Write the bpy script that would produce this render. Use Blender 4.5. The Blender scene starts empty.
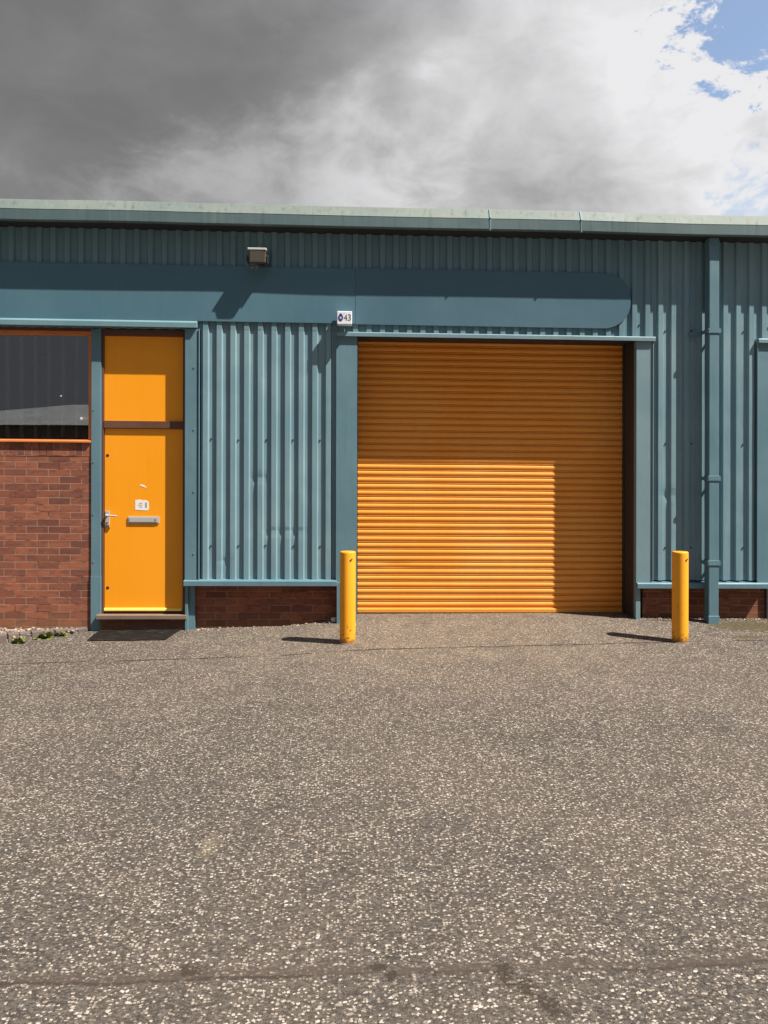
import bpy, bmesh, math, random
from mathutils import Vector, noise
R = math.radians
random.seed(7)
S = bpy.context.scene
COL = S.collection

# ------------------------------------------------------------------ camera
cam = bpy.data.objects.new('camera', bpy.data.cameras.new('camera'))
COL.objects.link(cam)
S.camera = cam
cam.data.sensor_fit = 'VERTICAL'
cam.data.sensor_height = 36.0
cam.data.lens = 36.0 * 769.0 / 1024.0
cam.data.shift_y = -43.0 / 1024.0
cam.data.clip_start = 0.05
cam.data.clip_end = 2000
cam.location = (0, -8.15, 1.6)
cam.rotation_mode = 'XYZ'
from mathutils import Matrix
cam.rotation_euler = (Matrix.Rotation(R(-2.6), 3, 'Z') @ Matrix.Rotation(R(90), 3, 'X') @ Matrix.Rotation(R(0.1), 3, 'Z')).to_euler()

# ------------------------------------------------------------------ light
SUN = Vector((0.65, -0.325, 1.0)).normalized()      # direction towards the sun
SUN_STRENGTH = 4.9
EXPOSURE = 0.85
BACK_CUT = 0.055                                    # how far the unseen sky is dimmed to set the ambient fill
ld = bpy.data.lights.new('sun', 'SUN')
ld.energy = SUN_STRENGTH
ld.angle = R(0.5)
ld.color = (1.0, 0.95, 0.88)
lo = bpy.data.objects.new('sun', ld)
COL.objects.link(lo)
lo.rotation_euler = SUN.to_track_quat('Z', 'Y').to_euler()
lo.location = (20, -10, 30)

S.view_settings.view_transform = 'Standard'
S.view_settings.look = 'None'
S.view_settings.gamma = 1
S.view_settings.use_curve_mapping = False
S.view_settings.exposure = EXPOSURE

# ------------------------------------------------------------------ node helpers
class NT:
    def __init__(s, nt):
        s.nt = nt
    def n(s, typ, ins=None, **props):
        nd = s.nt.nodes.new(typ)
        for k, v in props.items():
            setattr(nd, k, v)
        for k, v in (ins or {}).items():
            sock = nd.inputs[k]
            if isinstance(v, bpy.types.NodeSocket):
                s.nt.links.new(v, sock)
            else:
                sock.default_value = v
        return nd
    def math(s, op, a, b=0.0, c=None, clamp=False):
        ins = {0: a, 1: b}
        if c is not None:
            ins[2] = c
        return s.n('ShaderNodeMath', ins, operation=op, use_clamp=clamp).outputs[0]
    def dot(s, a, v):
        return s.n('ShaderNodeVectorMath', {0: a, 1: v}, operation='DOT_PRODUCT').outputs['Value']
    def remap(s, x, a, b, c=0.0, d=1.0, smooth=True):
        return s.n('ShaderNodeMapRange', {0: x, 1: a, 2: b, 3: c, 4: d}, interpolation_type='SMOOTHSTEP' if smooth else 'LINEAR').outputs[0]
    def noise(s, vec, scale, detail=4.0, rough=0.55, dist=0.0, out='Fac'):
        return s.n('ShaderNodeTexNoise', {'Vector': vec, 'Scale': scale, 'Detail': detail, 'Roughness': rough, 'Distortion': dist}).outputs[out]
    def mapping(s, vec, scale=(1, 1, 1), loc=(0, 0, 0), rot=(0, 0, 0)):
        return s.n('ShaderNodeMapping', {'Vector': vec, 'Scale': scale, 'Location': loc, 'Rotation': rot}).outputs[0]
    def mix(s, f, a, b, blend='MIX'):
        nd = s.n('ShaderNodeMix', None, data_type='RGBA', blend_type=blend)
        for i, v in ((0, f), (6, a), (7, b)):
            if isinstance(v, bpy.types.NodeSocket):
                s.nt.links.new(v, nd.inputs[i])
            else:
                if i and len(v) == 3:
                    v = (*v, 1)
                nd.inputs[i].default_value = v
        return nd.outputs[2]
    def link(s, a, b):
        s.nt.links.new(a, b)

def lin(r, g, b):
    f = lambda c: (c / 255 / 12.92) if c / 255 <= 0.04045 else ((c / 255 + 0.055) / 1.055) ** 2.4
    return (f(r), f(g), f(b))

# ------------------------------------------------------------------ sky
world = bpy.data.worlds.new('World')
S.world = world
world.use_nodes = True
wt = NT(world.node_tree)
world.node_tree.nodes.clear()
sky = wt.n('ShaderNodeTexSky', sky_type='NISHITA')
sky.sun_disc = False
sky.sun_elevation = math.asin(SUN.z)
sky.sun_rotation = math.atan2(SUN.x, SUN.y)
sky.dust_density = 0.6
bg1 = wt.n('ShaderNodeBackground', {0: sky.outputs[0], 1: 0.10})
d = wt.n('ShaderNodeTexCoord').outputs['Generated']
sep = wt.n('ShaderNodeSeparateXYZ', {0: d})
zz = wt.math('ADD', wt.math('MAXIMUM', sep.outputs[2], 0.0), 0.22)
cu = wt.n('ShaderNodeCombineXYZ', {0: wt.math('DIVIDE', sep.outputs[0], zz), 1: wt.math('DIVIDE', sep.outputs[1], zz), 2: 0.0}).outputs[0]
def dirv(px, py):
    return Vector(((px - 384) / 769 * math.cos(R(2.6)) + math.sin(R(2.6)), math.cos(R(2.6)) - (px - 384) / 769 * math.sin(R(2.6)), (469 - py) / 769)).normalized()
def cen(x, k):
    return wt.math('MULTIPLY', wt.math('SUBTRACT', x, 0.5), k)
big = wt.noise(wt.mapping(cu, loc=(3.1, 0.4, 0)), 1.1, 3, 0.5, 0.3)
def warp(v, scale, amt):
    o = wt.n('ShaderNodeVectorMath', {0: wt.noise(v, scale, 3, 0.5, out='Color'), 1: (0.5, 0.5, 0.5)}, operation='SUBTRACT').outputs[0]
    return wt.n('ShaderNodeVectorMath', {0: o, 1: (amt, amt, amt), 2: v}, operation='MULTIPLY_ADD').outputs[0]
dw = warp(wt.mapping(d, scale=(1, 1, 1.7), rot=(0, R(20), 0)), 4.0, 0.16)
soft = wt.noise(wt.mapping(d, scale=(1, 1, 1.6), loc=(4.3, 2.4, 1.2)), 2.6, 3, 0.5, 0.1)
fbm2 = wt.noise(wt.mapping(dw, loc=(2.2, 9.9, 7)), 3.6, 10, 0.55, 0.0)
wisp = wt.noise(wt.mapping(dw, loc=(2.7, 1.9, 4)), 9.0, 9, 0.60, 0.0)
# a cloud bank: dark belly to the left of the view, sunlit towers to the right
ramp = wt.remap(wt.math('ADD', wt.dot(d, dirv(1200, 200)), cen(soft, 0.16)), 0.52, 1.04, smooth=True)
val = wt.math('ADD', 0.140, wt.math('MULTIPLY', ramp, 0.345))
amp = wt.math('ADD', 0.06, wt.math('MULTIPLY', ramp, 0.42))
val = wt.math('ADD', val, wt.math('MULTIPLY', cen(fbm2, 2.0), amp))
val = wt.math('ADD', val, wt.math('MULTIPLY', cen(wisp, 1.0), wt.math('ADD', 0.05, wt.math('MULTIPLY', ramp, 0.30))))
lowleft = wt.remap(wt.math('ADD', wt.dot(d, dirv(300, 375)), wt.math('ADD', cen(wisp, 0.09), cen(fbm2, 0.14))), 0.935, 0.99)
val = wt.math('ADD', val, wt.math('MULTIPLY', lowleft, 0.12))
dark = wt.remap(wt.math('ADD', wt.dot(d, dirv(90, 10)), cen(wisp, 0.06)), 0.87, 0.985)
val = wt.math('SUBTRACT', val, wt.math('MULTIPLY', dark, 0.024))
# unseen cover behind the view, dimmed and tinted blue to set the shade
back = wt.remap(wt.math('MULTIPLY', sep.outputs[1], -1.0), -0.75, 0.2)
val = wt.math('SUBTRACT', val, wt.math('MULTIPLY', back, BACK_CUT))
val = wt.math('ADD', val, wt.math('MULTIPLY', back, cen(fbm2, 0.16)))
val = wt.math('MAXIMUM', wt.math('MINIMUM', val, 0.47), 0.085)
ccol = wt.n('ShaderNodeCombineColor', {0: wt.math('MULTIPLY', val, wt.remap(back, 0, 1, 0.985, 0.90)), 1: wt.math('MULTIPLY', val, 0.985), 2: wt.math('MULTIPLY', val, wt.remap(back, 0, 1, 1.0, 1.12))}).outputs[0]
bg2 = wt.n('ShaderNodeBackground', {0: ccol, 1: 1.0})
frag = wt.noise(wt.mapping(dw, loc=(1.7, 4.9, 2)), 24.0, 8, 0.66, 0.0)
hole = wt.remap(wt.math('ADD', wt.dot(d, dirv(765, -12)), wt.math('MULTIPLY', wt.math('SUBTRACT', frag, 0.5), 0.024)), 0.9960, 0.9985)
hole2 = wt.remap(wt.math('ADD', wt.dot(d, dirv(815, 215)), wt.math('MULTIPLY', wt.math('SUBTRACT', frag, 0.5), 0.03)), 0.9935, 1.0)
over = wt.math('MULTIPLY', wt.remap(sep.outputs[2], 0.50, 0.75), wt.remap(big, 0.42, 0.58))      # unseen blue breaks added overhead to cool the shade
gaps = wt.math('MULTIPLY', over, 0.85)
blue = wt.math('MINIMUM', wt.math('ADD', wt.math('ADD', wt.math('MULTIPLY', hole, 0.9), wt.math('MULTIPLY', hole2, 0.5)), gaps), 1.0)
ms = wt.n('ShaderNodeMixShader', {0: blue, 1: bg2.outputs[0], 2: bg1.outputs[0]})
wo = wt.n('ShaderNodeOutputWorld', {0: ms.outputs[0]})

# ------------------------------------------------------------------ materials
def mat(name):
    m = bpy.data.materials.new(name)
    m.use_nodes = True
    m.node_tree.nodes.clear()
    t = NT(m.node_tree)
    p = t.n('ShaderNodeBsdfPrincipled')
    o = t.n('ShaderNodeOutputMaterial', {0: p.outputs[0]})
    return m, t, p
def wpos(t):
    return t.n('ShaderNodeNewGeometry').outputs['Position']
def setp(t, p, **kw):
    for k, v in kw.items():
        k = {'color': 'Base Color', 'rough': 'Roughness', 'metal': 'Metallic', 'normal': 'Normal', 'spec': 'Specular IOR Level'}[k]
        if isinstance(v, bpy.types.NodeSocket):
            t.link(v, p.inputs[k])
        else:
            if k == 'Base Color':
                v = (*v, 1)
            p.inputs[k].default_value = v

def painted(name, col, var=0.12, rough=0.45, streak=0.15, chalk=None, bump=0.15, dirt=0.0, spec=0.4, bdist=0.004):
    """weathered painted metal: cloudy fade, vertical run marks, small specks, faint buckling"""
    m, t, p = mat(name)
    w = wpos(t)
    a = t.noise(w, 1.3, 4, 0.6)
    b = t.noise(t.mapping(w, scale=(22, 22, 0.7)), 1.0, 5, 0.6)
    c = t.noise(w, 60, 3, 0.6)
    chalk = chalk or tuple(min(1, x * 1.35 + 0.02) for x in col)
    darkc = tuple(x * 0.62 for x in col)
    k = t.mix(t.remap(a, 0.35, 0.75, 0, var * 3), col, chalk)
    k = t.mix(t.remap(b, 0.52, 0.75, 0, streak * 2), k, darkc)
    k = t.mix(t.remap(b, 0.47, 0.28, 0, streak * 1.4), k, chalk)
    k = t.mix(t.remap(c, 0.66, 0.75, 0, 0.3), k, darkc)
    if dirt:
        z = t.n('ShaderNodeSeparateXYZ', {0: w}).outputs[2]
        f = t.math('MULTIPLY', t.remap(t.math('ADD', z, t.math('MULTIPLY', c, 0.10)), dirt, dirt - 0.07), t.remap(a, 0.3, 0.7, 0.6, 1.0))
        k = t.mix(f, k, lin(96, 74, 48))
    bh = t.noise(t.mapping(w, scale=(1, 1, 0.6)), 5.0, 2, 0.5)
    bn = t.n('ShaderNodeBump', {'Height': t.math('ADD', bh, t.math('MULTIPLY', c, 0.03)), 'Strength': bump, 'Distance': bdist * 4})
    setp(t, p, color=k, rough=t.remap(a, 0.3, 0.7, rough - 0.06, rough + 0.12), normal=bn.outputs[0], spec=spec)
    return m

M = {}
TEAL = lin(103, 131, 138)
M['cladding'] = painted('faded_teal_cladding', lin(112, 142, 151), 0.14, 0.5, 0.22, lin(144, 168, 171), 0.35)
M['cladding_high'] = painted('teal_cladding_shade_tone', lin(102, 132, 141), 0.10, 0.5, 0.12, lin(118, 146, 152), 0.3)  # upper sheets: less faded, and darker to deepen the shade under the gutter
M['fascia_left'] = painted('teal_fascia_paint', lin(76, 111, 124), 0.10, 0.5, 0.05, lin(88, 124, 135), 0.12)
M['fascia_right'] = painted('slate_teal_fascia_paint', lin(74, 106, 120), 0.08, 0.5, 0.04, lin(84, 117, 129), 0.12)
M['drip'] = painted('pale_teal_drip', lin(108, 140, 147), 0.12, 0.45, 0.05, lin(128, 158, 163), 0.1)
M['flash'] = painted('teal_flashing_paint', lin(92, 124, 134), 0.14, 0.48, 0.12, lin(114, 144, 151), 0.25)
M['flash_pale'] = painted('worn_teal_flashing_paint', lin(112, 138, 145), 0.14, 0.48, 0.12, lin(132, 156, 160), 0.25)
M['gutter_low'] = painted('teal_gutter_paint', lin(86, 106, 108), 0.14, 0.5, 0.35, lin(112, 130, 126), 0.2)
M['gutter_top'] = painted('sage_weathered_gutter_paint', lin(116, 126, 120), 0.3, 0.6, 0.5, lin(134, 142, 132), 0.1)
M['soffit'] = painted('dark_soffit', lin(46, 47, 47), 0.1, 0.7, 0.1)
M['reveal'] = painted('dark_brown_reveal_paint', lin(52, 52, 50), 0.1, 0.6, 0.12)
M['frame'] = painted('brown_door_frame_paint', lin(96, 62, 48), 0.15, 0.55, 0.1)
M['orange_frame'] = painted('faded_orange_window_frame_paint', lin(205, 120, 60), 0.2, 0.5, 0.1)
M['door'] = painted('orange_door_paint', lin(250, 158, 20), 0.10, 0.42, 0.06, lin(255, 166, 34), 0.06)
M['weather_bar'] = painted('pale_yellow_worn_paint', lin(248, 196, 90), 0.2, 0.5, 0.1)
M['shutter'] = painted('orange_shutter_paint', lin(240, 152, 54), 0.16, 0.5, 0.06, lin(238, 174, 90), 0.2, spec=0.3)
M['bollard'] = painted('yellow_bollard_paint', lin(246, 164, 30), 0.14, 0.45, 0.10, lin(252, 180, 56), 0.08, dirt=0.05)
_m = M['bollard']
_t = NT(_m.node_tree)
_p = [n for n in _m.node_tree.nodes if n.type == 'BSDF_PRINCIPLED'][0]
_src = _p.inputs['Base Color'].links[0].from_socket
_w = wpos(_t)
_s1 = _t.noise(_t.mapping(_w, scale=(60, 60, 8)), 1.0, 5, 0.7)
_s2 = _t.noise(_w, 34, 5, 0.7)
_z = _t.n('ShaderNodeSeparateXYZ', {0: _w}).outputs[2]
_k = _t.mix(_t.remap(_s1, 0.62, 0.68, 0, 0.6), _src, lin(150, 104, 40))
_k = _t.mix(_t.remap(_t.math('SUBTRACT', _s2, _t.remap(_z, -0.05, 0.22, 0.0, 0.14)), 0.54, 0.57, 0, 0.85), _k, lin(92, 62, 40))
_t.link(_k, _p.inputs['Base Color'])
M['timber'] = painted('weathered_timber', lin(120, 100, 84), 0.2, 0.75, 0.2)
M['steel'] = painted('brushed_silver_metal', lin(170, 172, 172), 0.1, 0.35, 0.05)
M['lamp_body'] = painted('rusted_brown_housing', lin(82, 76, 64), 0.3, 0.6, 0.2)
M['lamp_lip'] = painted('white_housing_lip', lin(215, 212, 205), 0.1, 0.5, 0.1)
M['screw'] = painted('dark_screw_heads', lin(52, 62, 64), 0.1, 0.5, 0.1)
M['white'] = painted('white_plastic', lin(228, 230, 232), 0.05, 0.4, 0.05)
M['blue_mark'] = painted('blue_emblem', lin(52, 54, 120), 0.05, 0.4, 0.02)
M['pale_mark'] = painted('pale_emblem', lin(176, 178, 204), 0.05, 0.4, 0.02)
M['dark_mark'] = painted('brown_grey_lettering', lin(92, 84, 78), 0.05, 0.5, 0.02)
M['paper'] = painted('torn_white_paper', lin(236, 232, 222), 0.1, 0.8, 0.05)
M['paper_mark'] = painted('grey_print', lin(160, 158, 152), 0.1, 0.8, 0.05)
M['hole'] = painted('dark_hole', lin(66, 26, 12), 0.1, 0.8, 0.05)
M['inside'] = painted('dim_interior_paint', lin(40, 39, 38), 0.1, 0.8, 0.05)
M['blind'] = painted('off_white_blind_fabric', lin(236, 234, 230), 0.05, 0.85, 0.02)
M['roof'] = painted('grey_roof_sheet', lin(120, 124, 124), 0.2, 0.55, 0.2)
M['far_wall'] = painted('dark_brown_far_cladding', lin(72, 62, 56), 0.2, 0.7, 0.2)
M['concrete'] = painted('concrete', lin(150, 140, 128), 0.2, 0.85, 0.1)

m, t, p = mat('worn_dark_mat')
w = wpos(t)
f1 = t.noise(t.mapping(w, scale=(9, 16, 9)), 1.0, 5, 0.7)
f2 = t.noise(w, 130, 3, 0.7)
k = t.mix(t.remap(f1, 0.5, 0.7, 0, 0.6), lin(28, 25, 23), lin(72, 64, 56))
k = t.mix(t.remap(f2, 0.55, 0.7, 0, 0.35), k, lin(84, 76, 66))
setp(t, p, color=k, rough=0.95, spec=0.1, normal=t.n('ShaderNodeBump', {'Height': f2, 'Strength': 0.6, 'Distance': 0.004}).outputs[0])
M['mat'] = m

def brick_mat(name, rot=False, tone=1.0, off=(0, 0, 0), soot=0.0):
    m, t, p = mat(name)
    w = wpos(t)
    sp = t.n('ShaderNodeSeparateXYZ', {0: w})
    # run the pattern along the wall whichever way the face looks
    u = t.math('ADD', sp.outputs[0], sp.outputs[1])
    v = t.math('SUBTRACT', sp.outputs[2], t.math('MULTIPLY', sp.outputs[0], -0.0065))
    uv = t.n('ShaderNodeCombineXYZ', {0: v if rot else u, 1: u if rot else v, 2: 0.0}).outputs[0]
    uv = t.mapping(uv, loc=off)
    wob = t.n('ShaderNodeVectorMath', {0: t.noise(w, 9, 2, 0.5, out='Color'), 1: (0.004, 0.004, 0)}, operation='MULTIPLY').outputs[0]
    uv = t.n('ShaderNodeVectorMath', {0: uv, 1: wob}, operation='ADD').outputs[0]
    a, b2 = lin(162 * tone, 98 * tone, 72 * tone), lin(120 * tone, 72 * tone, 58 * tone)
    br = t.n('ShaderNodeTexBrick', {'Vector': uv, 'Color1': (*a, 1), 'Color2': (*b2, 1), 'Mortar': (*lin(168 * tone, 140 * tone, 118 * tone), 1),
                                   'Scale': 1.0, 'Mortar Size': 0.0042, 'Mortar Smooth': 0.25, 'Bias': 0.0,
                                   'Brick Width': 0.22 if rot else 0.2275, 'Row Height': 0.075}, offset=0.0 if rot else 0.5)
    fine = t.noise(w, 70, 4, 0.65)
    mid = t.noise(t.mapping(w, scale=(9, 9, 26)), 1.0, 3, 0.6)
    patch = t.noise(w, 1.7, 3, 0.6)
    k = t.mix(t.remap(mid, 0.42, 0.66, 0, 0.55), br.outputs['Color'], lin(92 * tone, 66 * tone, 60 * tone))
    k = t.mix(t.remap(fine, 0.55, 0.72, 0, 0.4), k, lin(160 * tone, 104 * tone, 84 * tone))
    # mortar is dark and recessed in most joints, pale where it is fresh
    mort = t.mix(t.remap(t.noise(w, 6, 3, 0.6), 0.36, 0.54), lin(84 * tone, 60 * tone, 50 * tone), lin(164 * tone, 132 * tone, 110 * tone))
    k = t.mix(br.outputs['Fac'], k, mort)
    # damp staining and lime near the ground
    f = t.remap(t.math('ADD', sp.outputs[2], t.math('MULTIPLY', patch, 0.3)), 0.32, 0.0, 0, 0.5)
    k = t.mix(f, k, lin(128 * tone, 96 * tone, 66 * tone))
    h = t.math('ADD', t.math('MULTIPLY', br.outputs['Fac'], -1.0), t.math('MULTIPLY', fine, 0.5))
    bn = t.n('ShaderNodeBump', {'Height': h, 'Strength': 0.7, 'Distance': 0.006})
    setp(t, p, color=k, rough=0.85, normal=bn.outputs[0], spec=0.25)
    return m
M['brick'] = brick_mat('red_brown_brick')
M['brick_soldier'] = brick_mat('red_brown_brick_on_end', True, 1.0, (0.045, 0.02, 0))
M['brick_plinth'] = brick_mat('dark_red_brick', False, 0.92, (0.06, 0.01, 0))
M['edging'] = painted('grey_edging_brick', lin(98, 86, 79), 0.3, 0.85, 0.2)

# window glass: dark tinted pane that mirrors the yard
m, t, p = mat('tinted_window_glass')
m.node_tree.nodes.remove(p)
tr = t.n('ShaderNodeBsdfTransparent', {0: (0.85, 0.86, 0.88, 1)})
gl = t.n('ShaderNodeBsdfGlossy', {'Color': (1.0, 0.97, 0.93, 1), 'Roughness': 0.0})
fr = t.n('ShaderNodeFresnel', {'IOR': 1.52})
mx = t.n('ShaderNodeMixShader', {0: t.math('ADD', t.math('MULTIPLY', fr.outputs[0], 1.3), 0.15), 1: tr.outputs[0], 2: gl.outputs[0]})
t.link(mx.outputs[0], [n for n in m.node_tree.nodes if n.type == 'OUTPUT_MATERIAL'][0].inputs[0])
M['glass'] = m
m, t, p = mat('leaf_green')
w = wpos(t)
setp(t, p, color=t.mix(t.noise(w, 40, 2), lin(70, 86, 34), lin(128, 132, 66)), rough=0.6)
p.inputs['Subsurface Weight'].default_value = 0.0
M['leaf'] = m
m, t, p = mat('mixed_gravel')
w = wpos(t)
oi = t.n('ShaderNodeTexVoronoi', {'Vector': w, 'Scale': 30})
setp(t, p, color=t.mix(t.n('ShaderNodeSeparateColor', {0: oi.outputs['Color']}).outputs[0], lin(96, 80, 68), lin(186, 164, 146)), rough=0.85)
M['gravel'] = m

# asphalt with pale rolled-in chippings
m, t, p = mat('chipped_asphalt')
w = wpos(t)
sp = t.n('ShaderNodeSeparateXYZ', {0: w})
x, y = sp.outputs[0], sp.outputs[1]
w2 = t.n('ShaderNodeCombineXYZ', {0: x, 1: y, 2: 0.0}).outputs[0]
def vor(scale, rnd=1.0, loc=(0, 0, 0), feature='F1'):
    jit = t.n('ShaderNodeVectorMath', {0: t.noise(t.mapping(w2, loc=loc), scale * 1.6, 2, 0.6, out='Color'), 1: (1.15 / scale,) * 3}, operation='MULTIPLY').outputs[0]
    v = t.n('ShaderNodeVectorMath', {0: t.mapping(w2, loc=loc, scale=(0.82, 1.0, 1)), 1: jit}, operation='ADD').outputs[0]
    return t.n('ShaderNodeTexVoronoi', {'Vector': v, 'Scale': scale, 'Randomness': rnd}, voronoi_dimensions='2D', feature=feature)
lowf = t.noise(w2, 0.55, 4, 0.6)
midf = t.noise(w2, 3.0, 4, 0.6)
hif = t.noise(w2, 240, 3, 0.7)
V1 = vor(72.0)
r1 = t.n('ShaderNodeSeparateColor', {0: V1.outputs['Color']})
dens = t.math('ADD', t.math('ADD', 0.81, t.math('MULTIPLY', t.math('SUBTRACT', midf, 0.5), -0.35)), t.math('MULTIPLY', t.math('SUBTRACT', lowf, 0.5), -0.15))
pick = t.math('GREATER_THAN', r1.outputs[0], dens)
rad = t.math('ADD', 0.16, t.math('MULTIPLY', r1.outputs[1], 0.34))
mask = t.remap(t.math('SUBTRACT', V1.outputs['Distance'], rad), 0.03, -0.05)
chip = t.math('MULTIPLY', pick, mask)
V3 = vor(96.0, 1.0, (4.4, 3.7, 0))
r3 = t.n('ShaderNodeSeparateColor', {0: V3.outputs['Color']})
chip3 = t.math('MULTIPLY', t.math('GREATER_THAN', r3.outputs[0], t.math('SUBTRACT', dens, 0.02)), t.remap(t.math('SUBTRACT', V3.outputs['Distance'], 0.40), 0.04, -0.06))
V2 = vor(120.0, 1.0, (7.7, 1.1, 0))
r2 = t.n('ShaderNodeSeparateColor', {0: V2.outputs['Color']})
binder = t.mix(t.remap(r2.outputs[0], 0.1, 0.9), lin(68, 62, 56), lin(114, 105, 95))
binder = t.mix(t.remap(hif, 0.42, 0.62, 0, 0.75), binder, lin(52, 46, 41))
binder = t.mix(t.remap(t.math('ADD', lowf, t.math('MULTIPLY', midf, 0.4)), 0.55, 0.85, 0, 0.35), binder, lin(102, 90, 78))
ccol = t.mix(r1.outputs[2], lin(128, 115, 102), lin(194, 184, 171))
k = t.mix(chip3, binder, t.mix(r3.outputs[2], lin(126, 111, 97), lin(190, 176, 158)))
k = t.mix(chip, k, ccol)
# dark gaps between stones
gap = t.math('MULTIPLY', t.remap(V1.outputs['Distance'], 0.50, 0.75), t.math('GREATER_THAN', r1.outputs[1], 0.45))
k = t.mix(t.math('MULTIPLY', gap, t.math('MULTIPLY', t.math('SUBTRACT', 1.0, chip), 0.6)), k, lin(52, 45, 40))
# sandy dust trodden in near the shutter
dust = t.math('MULTIPLY', t.remap(y, -3.4, -0.3), t.remap(t.math('ABSOLUTE', t.math('SUBTRACT', x, 0.9)), 3.4, 0.4))
dust = t.math('MULTIPLY', dust, t.remap(midf, 0.25, 0.7, 0.35, 1.0))
k = t.mix(t.math('MULTIPLY', dust, 0.26), k, lin(150, 128, 100))
# machine-lay joint across the yard: a smooth dark groove
wv = t.math('MULTIPLY', t.math('SUBTRACT', t.noise(w2, 1.6, 4, 0.6), 0.5), 0.10)
jy = t.math('ABSOLUTE', t.math('ADD', t.math('ADD', y, 5.47), wv))
jf = t.math('MULTIPLY', t.remap(jy, 0.045, 0.012), t.remap(t.noise(w2, 7, 3, 0.6), 0.30, 0.55, 0.25, 1.0))
k = t.mix(t.math('MULTIPLY', jf, 0.8), k, lin(74, 63, 55))
jc = t.math('ABSOLUTE', t.math('ADD', t.math('ADD', t.math('ADD', y, 5.488), wv), t.math('MULTIPLY', t.math('SUBTRACT', t.noise(w2, 14, 4, 0.7), 0.5), 0.03)))
jcf = t.math('MULTIPLY', t.remap(jc, 0.012, 0.003), t.remap(t.noise(w2, 3.0, 3, 0.6), 0.42, 0.55, 0.1, 1.0))
k = t.mix(t.math('MULTIPLY', jcf, 0.55), k, lin(44, 36, 30))
# thin crack where the apron meets the yard
cl = t.math('ADD', t.math('ADD', t.math('ADD', y, 1.0), t.math('MULTIPLY', x, -0.062)), t.math('MULTIPLY', t.math('SUBTRACT', t.noise(w2, 4.0, 5, 0.7), 0.5), 0.10))
cf = t.math('MULTIPLY', t.remap(t.math('ABSOLUTE', cl), 0.022, 0.006), t.remap(t.noise(w2, 2.2, 3, 0.6), 0.36, 0.52))
k = t.mix(t.math('MULTIPLY', cf, 0.85), k, lin(42, 36, 31))
# oil / mud trail, pale spill, moss by the downpipe
def spot(cx, cy, rx, ry, wob=0.5, sc=6.0):
    dx = t.math('DIVIDE', t.math('SUBTRACT', x, cx), rx)
    dy = t.math('DIVIDE', t.math('SUBTRACT', y, cy), ry)
    r = t.math('SQRT', t.math('ADD', t.math('MULTIPLY', dx, dx), t.math('MULTIPLY', dy, dy)))
    r = t.math('ADD', r, t.math('MULTIPLY', t.math('SUBTRACT', t.noise(w2, sc, 5, 0.7), 0.5), wob * 4))
    return t.remap(r, 1.15, 0.7)
for a in ((0.54, -5.50, .035, .07), (0.60, -5.58, .03, .05), (0.66, -5.67, .035, .06), (-0.55, -5.44, .05, .03), (0.10, -5.45, .035, .022), (0.15, -5.50, .02, .03)):
    k = t.mix(t.math('MULTIPLY', spot(*a, 1.0, 45.0), 0.75), k, lin(52, 42, 32))
k = t.mix(t.math('MULTIPLY', spot(-0.64, -4.55, .05, .13, 0.9, 40.0), 0.12), k, lin(176, 160, 118))
for a in ((4.25, -0.22, .5, .20), (4.0, -0.62, .16, .06), (4.5, -0.60, .3, .08), (3.45, -0.03, .3, .05), (4.9, -0.5, .6, .2)):
    k = t.mix(t.math('MULTIPLY', spot(*a, 0.9, 13.0), t.remap(hif, 0.38, 0.58, 0.35, 1.0)), k, t.mix(r2.outputs[1], lin(50, 46, 22), lin(88, 78, 40)))
h = t.math('ADD', t.math('MULTIPLY', t.remap(V1.outputs['Distance'], 0.75, 0.15), 0.5), t.math('MULTIPLY', t.remap(V2.outputs['Distance'], 0.7, 0.1), 0.5))
h = t.math('ADD', h, t.math('MULTIPLY', hif, 0.6))
h = t.math('MULTIPLY', h, t.math('SUBTRACT', 1.0, t.math('MULTIPLY', jf, 0.8)))
h = t.math('SUBTRACT', h, t.math('MULTIPLY', cf, 2.0))
bn = t.n('ShaderNodeBump', {'Height': h, 'Strength': 0.6, 'Distance': 0.006})
setp(t, p, color=k, rough=t.math('SUBTRACT', 0.86, t.math('MULTIPLY', chip, 0.18)), normal=bn.outputs[0], spec=0.3)
M['asphalt'] = m

# ------------------------------------------------------------------ mesh helpers
SHEAR = []                      # the terrace is laid to a slight fall along its length
FALL = -0.0065
def link(name, bm, mt, parent=None, loc=(0, 0, 0), smooth=False, bevel=0.0, shear=True):
    """world-space bmesh -> one object whose origin is its thing's base"""
    o0 = Vector(parent_loc(parent)) if parent else Vector(loc)
    bmesh.ops.translate(bm, verts=bm.verts, vec=-o0)
    bmesh.ops.recalc_face_normals(bm, faces=bm.faces)
    me = bpy.data.meshes.new(name)
    bm.to_mesh(me)
    bm.free()
    for x_ in (mt if isinstance(mt, (list, tuple)) else [mt]):
        me.materials.append(x_)
    if smooth:
        me.polygons.foreach_set('use_smooth', [True] * len(me.polygons))
    o = bpy.data.objects.new(name, me)
    COL.objects.link(o)
    if parent:
        o.parent = parent
    else:
        o.location = loc
    if bevel:
        b = o.modifiers.new('bevel', 'BEVEL')
        b.width = bevel
        b.segments = 2
        b.limit_method = 'ANGLE'
        b.angle_limit = R(40)
    if shear:
        SHEAR.append(o)
    return o
def parent_loc(p):
    v = Vector((0, 0, 0))
    while p:
        v += p.location
        p = p.parent
    return v
def thing(name, label, cat, loc=(0, 0, 0), group=None, shear=True):
    o = bpy.data.objects.new(name, None)
    COL.objects.link(o)
    o.location = loc
    tag(o, label, cat, group)
    if shear:
        SHEAR.append(o)
    return o
def tag(o, label=None, cat=None, group=None, kind=None):
    for k_, v_ in (('label', label), ('category', cat), ('group', group), ('kind', kind)):
        if v_:
            o[k_] = v_
    return o
def B():
    return bmesh.new()
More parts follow.
